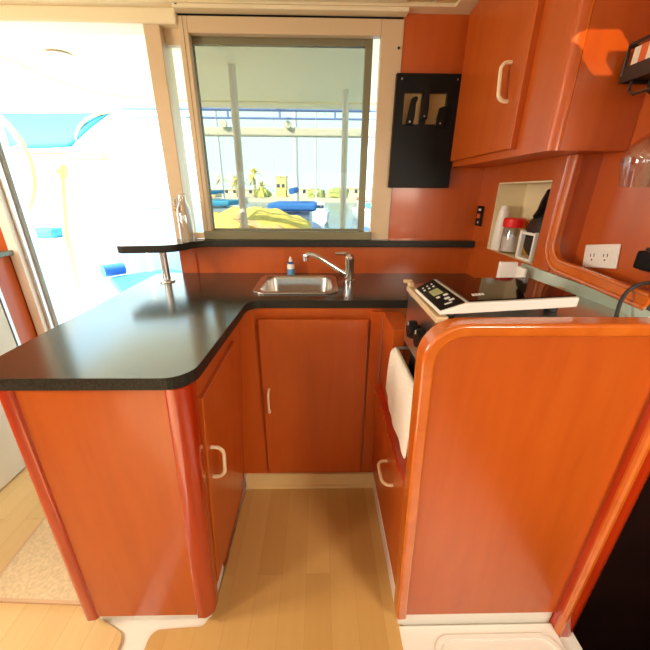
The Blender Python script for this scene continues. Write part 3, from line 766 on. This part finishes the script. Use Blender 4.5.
for (x, y) in ((-.545, 2.55), (.215, 3.07)):
    p = thing('roof_post', 'white pole holding up the cockpit roof, %s' % ('left one seen through the window' if x < 0 else 'right one seen through the window'), 'pole', (x, y, -.02))
    obj('pole', LA([(0, -.02), (.026, -.02), (.026, 1.999), (0, 1.999)], (x, y, 0), 16), 'pole', p)
    obj('base_flange', LA([(0, -.02), (.055, -.02), (.05, -.008), (.03, -.004)], (x, y, 0), 18), 'steel', p)
# blue stern rail frame and grey beam
Y = 4.2
sr = thing('stern_rail', 'blue stern rail frame beyond the cockpit roof edge', 'rail', (-.2, Y, -.02))
obj('top_rail', T([(-2.1, Y, 2.085), (1.75, Y, 2.085)], .022, 10), 'railblue', sr)
obj('lower_rail', T([(-2.1, Y, 2.000), (1.75, Y, 2.000)], .011, 10), 'railblue', sr)
for x in (-1.55, -.98, -.42, .18, .78, 1.4):
    obj('stanchion', T([(x, Y, 2.085), (x, Y, 2.0)], .012, 8), 'railblue', sr)
for x in (-1.52, -.44, .52):
    obj('brace', T([(x, Y, 2.085), (x-.04, Y-.12, 2.16), (x-.14, Y-.3, 2.18)], .012, 8), 'railblue', sr)
for x in (-2.12, 1.76):
    obj('leg', T([(x, Y, 2.09), (x, Y, -.02)], .025, 10), 'pole', sr)
gb = obj('cross_beam', B((-2.09, 1.74, Y-.03, Y+.05, 1.825, 1.915)), 'greybeam', sr, bevel=.02, seg=3)
for x in (-1.02, -.33, .66):
    obj('pulley', LA([(0, -.02), (.035, -.02), (.04, 0), (.035, .02), (0, .02)], (x, Y-.05, 1.935), 16, Matrix.Rotation(PI/2, 3, 'X')), 'greybeam', sr)
# cockpit seat, cushion, bolster
se = thing('cockpit_bench', 'white moulded cockpit bench seat carrying a blue cushion', 'bench', (-1.75, 2.95, -.02))
cpoly = [(-1.985, 3.13), (-1.60, 3.54), (-1.10, 3.2), (-1.42, 2.40)]
bm = bmesh.new(); prism(bm, [(x, y, -.02) for x, y in cpoly], (0, 0, .44)); obj('seat_box', bm, 'deck', se, bevel=.02)
bm = bmesh.new(); prism(bm, [(x, y, .421) for x, y in round_poly(cpoly, .03, 4)], (0, 0, .08))
tag(obj('seat_cushion', bm, 'blue', bevel=.02, seg=3), 'flat deep blue seat cushion on the cockpit bench', 'cushion')
bo = obj('bolster', T([(-2.02, 3.11, .56), (-1.99, 3.15, .56), (-1.90, 3.25, .56)], .055, 16), 'blue')
tag(bo, 'round blue bolster at the corner of the cockpit cushion', 'bolster')
# steering wheel on pedestal
hw = thing('helm_wheel', 'large tan-rimmed steering wheel in the bright cockpit', 'wheel', (-2.80, 3.0, .0))
wc, wr = (-2.80, 3.0, 1.45), .49
obj('rim', T([(wc[0]+wr*math.cos(2*PI*k/40), 3.0, wc[2]+wr*math.sin(2*PI*k/40)) for k in range(40)], .022, 10, closed=True), 'tanleather', hw)
for k in range(5):
    a = 2*PI*k/5+.3
    obj('spoke', T([wc, (wc[0]+wr*math.cos(a), 3.0, wc[2]+wr*math.sin(a))], .011, 8), 'steel', hw)
obj('hub', LA([(0, -.04), (.06, -.04), (.07, .03), (0, .05)], wc, 18, Matrix.Rotation(PI/2, 3, 'X')), 'steel', hw)
obj('pedestal', B((-2.90, -2.70, 3.04, 3.22, -.02, 1.50)), 'deck', hw, bevel=.04, seg=3)
bs = thing('cockpit_post', 'slim tan wrapped post standing beside the steering wheel', 'post', (-2.38, 3.2, -.02))
obj('post_tube', T([(-2.38, 3.2, -.02), (-2.33, 3.2, .9), (-2.215, 3.2, 1.43)], .024, 10), 'tanleather', bs)
obj('collar', T([(-2.23, 3.2, 1.37), (-2.205, 3.2, 1.47)], .045, 10), 'tanleather', bs)

# ================================================================== HARBOUR
struct('ground', B((-400, 400, 4.3, 78, -1.6, -1.15)), 'water')
struct('ground', B((-400, 400, 78, 300, -1.5, -.2)), 'quay')
# dodger boat on the left
db = thing('moored_sailboat', 'white moored boat with a big light blue canvas dodger, seen through the door', 'boat', (-5, 6.5, -1.15))
def hull(bm, cx, y0, y1, hw_, z0, z1):
    n = 10; secs = []
    for i in range(n+1):
        t = i/n; y = y0+(y1-y0)*t; wv = hw_*(.72+.28*math.sin(PI*min(1, t*1.3)*.6)) if t < .5 else hw_*math.sqrt(max(0.0015, 1-((t-.5)/.5)**2.2))
        sheer = z1+.12*(2*t-1)**2*(z1-z0)
        secs.append([(cx-wv, y, sheer), (cx-wv*.93, y, z0+(z1-z0)*.45), (cx-wv*.6, y, z0), (cx+wv*.6, y, z0), (cx+wv*.93, y, z0+(z1-z0)*.45), (cx+wv, y, sheer)])
    vs = [[bm.verts.new(p) for p in s] for s in secs]
    for a, b in zip(vs, vs[1:]):
        for k in range(6): bm.faces.new((a[k], a[(k+1) % 6], b[(k+1) % 6], b[k]))
    bm.faces.new(vs[0]); bm.faces.new(vs[-1][::-1]); return bm
obj('hull', hull(bmesh.new(), -5.2, 4.7, 13, 2.0, -1.3, 1.0), 'hull', db, bevel=.02)
obj('coaming', B((-6.2, -2.85, 5.10, 6.6, .95, 1.64)), 'hull', db, bevel=.06, seg=3)
obj('toe_rail', B((-6.2, -2.92, 5.05, 5.25, 1.65, 1.73)), 'tanleather', db, bevel=.02)
def sheet(bm, f, nu, nv, th):
    g = [[bm.verts.new(f(i/nu, j/nv)) for j in range(nv+1)] for i in range(nu+1)]
    for i in range(nu):
        for j in range(nv): bm.faces.new((g[i][j], g[i+1][j], g[i+1][j+1], g[i][j+1]))
    return bm
def dod(u, v):
    x = -5.2+u*2.28; return (x-.33*(1-v)*max(0, (u-.6)/.4)*(1-.8*v), 5.0+.5*v*v, 1.79+.47*v-.03*math.sin(PI*u))
o = obj('dodger', sheet(bmesh.new(), dod, 16, 8, .01), 'sky_canvas', db); o.modifiers.new('s', 'SOLIDIFY').thickness = .02
def dst(u, v):
    uu = u; vv = .30+.5*u+.16*(v-.5); p = Vector(dod(uu, vv)); return (p.x, p.y-.012, p.z)
o = obj('stripe', sheet(bmesh.new(), dst, 16, 2, .01), 'sky_stripe', db); o.modifiers.new('s', 'SOLIDIFY').thickness = .008
obj('frame_bow', T(bez([(-2.92, 5.45, 2.27), (-3.15, 5.1, 2.15), (-3.2, 5.0, 1.95), (-3.17, 5.0, 1.74)], 10), .02, 8), 'tanleather', db)
obj('shroud', T([(-3.62, 6, 2.35), (-3.95, 6, 4.1)], .015, 6), 'greybeam', db)

bc = obj('deck_cushion', B((-3.25, -2.95, 3.85, 4.1, .76, .86)), 'sky_canvas', bevel=.03, seg=3)
tag(bc, 'small light blue cushion on a white locker in the cockpit', 'cushion')
tag(obj('deck_locker', B((-3.3, -2.9, 3.8, 4.15, -.02, .76)), 'deck', bevel=.03), 'white cockpit locker below the small light blue cushion', 'locker')

# yellow tarp over a dinghy
ty = thing('tarped_dinghy', 'dinghy under a crumpled bright yellow tarp behind the stern', 'boat', (-.8, 5.4, -1.15))
rnd = random.Random(3)
def tarp(u, v):
    x = -1.75+u*1.62; w_ = .55*math.sin(PI*(.08+.84*u))**.5
    a = PI*v; h = .80+.28*math.sin(PI*min(1, .12+u*.75))-.10*u
    return (x, 5.5-w_*math.cos(a), .20+(h-.20)*math.sin(a)**.7+.016*math.sin(u*29+v*13)*math.sin(a)+.014*math.sin(v*31+u*17)*math.sin(a))
obj('tarp', sheet(bmesh.new(), tarp, 30, 16, .01), 'tarp', ty).modifiers.new('s', 'SOLIDIFY').thickness = .015
obj('dinghy_hull', B((-1.7, -.2, 5.0, 6.0, -1.2, .24)), 'hull', ty, bevel=.1, seg=3)
def tt(u, v):
    x = -1.22+u*1.0; return (x, 4.98-.06*math.sin(PI*v)+.4*(1-u)*v, 1.02-.36*u-.05*v*3*(1-v)-.12*(1-v)+.02*math.sin(u*25+v*11))
obj('fold', sheet(bmesh.new(), tt, 20, 6, .01), 'tarpt', ty).modifiers.new('s', 'SOLIDIFY').thickness = .02

def boat(name, label, x, y, L, hw_, z1, mast, hullm, cover, cab=True, head=0):
    b = thing(name, label, 'boat', (x, y, -1.15))
    obj('hull', hull(bmesh.new(), x, y-L/2, y+L/2, hw_, -1.3, z1), hullm, b)
    if cab:
        c = obj('cabin', B((x-hw_*.6, x+hw_*.6, y-L*.25, y+L*.15, z1-.05, z1+.75)), 'hull', b, bevel=.12, seg=2)
        obj('cabin_window', B((x-hw_*.5, x+hw_*.5, y-L*.25-.02, y-L*.25+.02, z1+.28, z1+.52)), 'win', c)
    if cover: obj('canopy', B((x-hw_*.8, x+hw_*.8, y-L*.38, y-L*.02, z1+.85, z1+1.10)), cover, b, bevel=.1, seg=2)
    if mast:
        m = obj('mast', T([(x, y, z1), (x, y, z1+mast)], [.09, .06], 8), 'mast', b)
        obj('boom', T([(x, y-.1, z1+1.5), (x, y-L*.38, z1+1.45)], .10, 8), cover or 'hull', b)
        obj('spreader', T([(x-.7, y, z1+mast*.62), (x+.7, y, z1+mast*.62)], .03, 6), 'mast', m)
        obj('shroud', T([(x-hw_, y, z1), (x-.7, y, z1+mast*.62), (x, y, z1+mast*.97)], .012, 5), 'mast', m)
        obj('shroud', T([(x+hw_, y, z1), (x+.7, y, z1+mast*.62), (x, y, z1+mast*.97)], .012, 5), 'mast', m)
    return b
boat('moored_yacht', 'sailboat with a deep blue canopy and a dark mast in the middle of the window', -.85, 14, 7, 1.0, -.2, 8.5, 'hullblue', 'blue')
boat('moored_yacht', 'white sailboat with a pink cover right of the blue-canopied boat', 4.4, 32, 8, 1.3, -.3, 12, 'hull', 'pink')
boat('moored_yacht', 'white sailboat with a slim mast directly right of the blue-canopied boat', -.2, 30, 8, 1.2, -.3, 13, 'hull', None)
boat('moored_yacht', 'white sailboat with a blue hull near the right window edge', 3.4, 19, 7, 1.2, -.4, 10, 'hullblue', 'sky_canvas')
boat('moored_yacht', 'white sailboat with a light blue cover behind the yellow tarp', -5.3, 20, 7, 1.2, -.3, 10, 'hull', 'sky_canvas')
boat('moored_motorboat', 'small white motorboat with a tan canopy near the left window edge', -9.0, 30, 8, 1.6, -.1, 0, 'hull', 'tanleather')
boat('moored_motorboat', 'white motorboat with a yellow canopy in the glare left of the door post', -10.5, 22, 7, 1.4, -.2, 0, 'hull', 'tarp')
boat('moored_motorboat', 'blue motorboat far off in the glare through the doorway', -16, 28, 8, 1.5, -.2, 0, 'hullblue', None)

def palm(x, y, h, cr, label):
    p = thing('palm_tree', label, 'tree', (x, y, -.2), 'palms along the quay')
    obj('trunk', T([(x, y, -.2), (x+.1, y, h*.5), (x, y, h)], [.28, .22, .2], 8), 'trunk', p)
    bm = bmesh.new()
    r_ = random.Random(int(x*7))
    for k in range(34):
        a = r_.uniform(0, 2*PI); el = r_.uniform(-.75, 1.3); prev = None
        for s in range(6):
            t = s/5; d = cr*t; z = h+math.sin(el)*d-.55*cr*t*t*.8; rr = math.cos(el)*d
            w_ = .30*cr*(.25+math.sin(PI*min(.98, t+.08)))*.55
            c = Vector((x+rr*math.cos(a), y+rr*math.sin(a), z)); sd_ = Vector((-math.sin(a), math.cos(a), 0))*w_*.5
            cur = (bm.verts.new(c+sd_), bm.verts.new(c+Vector((0, 0, .05))), bm.verts.new(c-sd_))
            if prev:
                bm.faces.new((prev[0], prev[1], cur[1], cur[0])); bm.faces.new((prev[1], prev[2], cur[2], cur[1]))
            prev = cur
    obj('crown', bm, 'palm', p, smooth=False)
palm(-25.2, 80, 3.5, 1.8, 'palm nearest the left sash among the row of palms')
palm(-21.2, 80, 3.6, 1.8, 'second palm from the left sash in the row of palms')
palm(-19.6, 86, 3.5, 2.0, 'third palm from the left sash in the row of palms')
palm(-17.0, 77, 3.5, 2.0, 'fourth palm from the left sash, just left of the white pole')
palm(-14.1, 80, 4.6, 2.3, 'tallest palm just right of the left white pole')
palm(-10.9, 70, 2.0, 2.0, 'short bushy palm left of the yellow tower')
palm(-50, 80, 3.4, 1.6, 'palm standing alone in the glare of the doorway')
def building(name, label, x0, x1, y, h, mat, nwin):
    b = thing(name, label, 'building', ((x0+x1)/2, y, -.2))
    obj('wall', B((x0, x1, y, y+6, -.2, h)), mat, b)
    obj('roof', B((x0-.2, x1+.2, y-.2, y+6.2, h, h+.25)), 'quay', b)
    for k in range(nwin):
        x = x0+(k+.5)*(x1-x0)/nwin
        obj('window', B((x-.35, x+.35, y-.06, y+.02, h*.45, h*.45+.8)), 'win', b)
building('tower_block', 'yellow tower rising behind the harbour boats', -10.4, -8.0, 88, 4.4, 'tower', 2)
building('harbour_building', 'low pale building on the quay behind the blue-canopied boat', -7.5, -1.0, 86, 1.5, 'build', 4)
building('harbour_building', 'low pale building on the quay near the right window edge', 4.0, 16.0, 86, 1.8, 'build', 6)
building('harbour_building', 'long pale building on the quay behind the palms', -30.0, -16.0, 90, 1.3, 'build', 7)
building('harbour_building', 'pale building in the glare through the doorway', -60.0, -40.0, 90, 1.8, 'build', 8)
def bush(x, y, r, label):
    bm = bmesh.new(); bmesh.ops.create_icosphere(bm, subdivisions=3, radius=r)
    q = random.Random(int(x*3))
    for v in bm.verts: v.co *= 1+q.uniform(-.18, .18); v.co.x *= 1.6; v.co.z *= .9
    bmesh.ops.translate(bm, vec=(x, y, -.2+r*.6), verts=bm.verts)
    tag(obj('hedge_bush', bm, 'bush'), label, 'bush')
bush(-.5, 84, 1.3, 'rounded bush on the quay right of the mast of the blue-canopied boat')
bush(4.6, 82, 1.5, 'wide bush on the quay left of the right white pole')
bush(-12.8, 84, 1.1, 'yellow green bush beside the short palm')

# ================================================================== LIGHT
wd = bpy.data.worlds.new('sky'); scene.world = wd; wd.use_nodes = True
nt = wd.node_tree; bg = nt.nodes['Background']
tc = nt.nodes.new('ShaderNodeTexCoord'); sx = nt.nodes.new('ShaderNodeSeparateXYZ'); rp_ = nt.nodes.new('ShaderNodeValToRGB')
e = rp_.color_ramp.elements
e[0].position = 0; e[0].color = (.72, .96, 1.0, 1); e[1].position = .6; e[1].color = (.42, .72, 1.0, 1)
k = e.new(.22); k.color = (.70, .96, 1.0, 1)
nt.links.new(tc.outputs['Generated'], sx.inputs['Vector']); nt.links.new(sx.outputs['Z'], rp_.inputs['Fac']); nt.links.new(rp_.outputs['Color'], bg.inputs['Color'])
bg.inputs['Strength'].default_value = 4.2

def sun(dir_from, strength, col, ang):
    l = bpy.data.lights.new('sun', 'SUN'); l.energy = strength; l.color = col; l.angle = math.radians(ang)
    o = bpy.data.objects.new('sun', l); COL.objects.link(o)
    o.rotation_euler = (-Vector(dir_from)).to_track_quat('-Z', 'Y').to_euler(); o.location = (0, 0, 6)
sun((-.62, -.55, .56), 22, (1, .93, .80), .4)
# added fill lights for the interior, not real fittings of the saloon
def add_fill(x, y, e, size, rot=(0, 0, 0), col=(1, .86, .68), z=1.895, spread=180):
    l = bpy.data.lights.new('fill_light', 'AREA'); l.energy = e; l.size = size; l.color = col; l.spread = math.radians(spread)
    o = bpy.data.objects.new('fill_light', l); COL.objects.link(o); o.location = (x, y, z); o.rotation_euler = rot
add_fill(1.0, -.6, 7.5, .4, (math.radians(58), 0, .45), z=1.35, spread=105)
add_fill(-1.9, .32, 28, .4, (PI/2, 0, -1.35), z=1.35)
add_fill(-1.4, -.1, 14, .2)

# ================================================================== CAMERA
f = 332.0; yw, pt, rl = map(math.radians, (1.2, 22.0, .4))
fw = Vector((math.sin(yw)*math.cos(pt), math.cos(yw)*math.cos(pt), -math.sin(pt)))
rt = Vector((math.cos(yw), -math.sin(yw), 0)); uv = Vector((math.sin(yw)*math.sin(pt), math.cos(yw)*math.sin(pt), math.cos(pt)))
c_, s_ = math.cos(rl), math.sin(rl); R = rt*c_+uv*s_; U = uv*c_-rt*s_
cam = bpy.data.cameras.new('camera'); cam.sensor_width = 36; cam.lens = f/650*36; cam.clip_start = .02; cam.clip_end = 1000
co = bpy.data.objects.new('camera', cam); COL.objects.link(co)
co.matrix_world = Matrix(((R.x, U.x, -fw.x, 0), (R.y, U.y, -fw.y, 0), (R.z, U.z, -fw.z, 1.273), (0, 0, 0, 1)))
scene.camera = co

vs = scene.view_settings
vs.view_transform = 'Standard'; vs.look = 'None'; vs.gamma = 1; vs.use_curve_mapping = False; vs.exposure = .04
cy = scene.cycles
cy.use_denoising = True; cy.max_bounces = 10; cy.diffuse_bounces = 6; cy.glossy_bounces = 4; cy.transparent_max_bounces = 24
cy.sample_clamp_indirect = 6
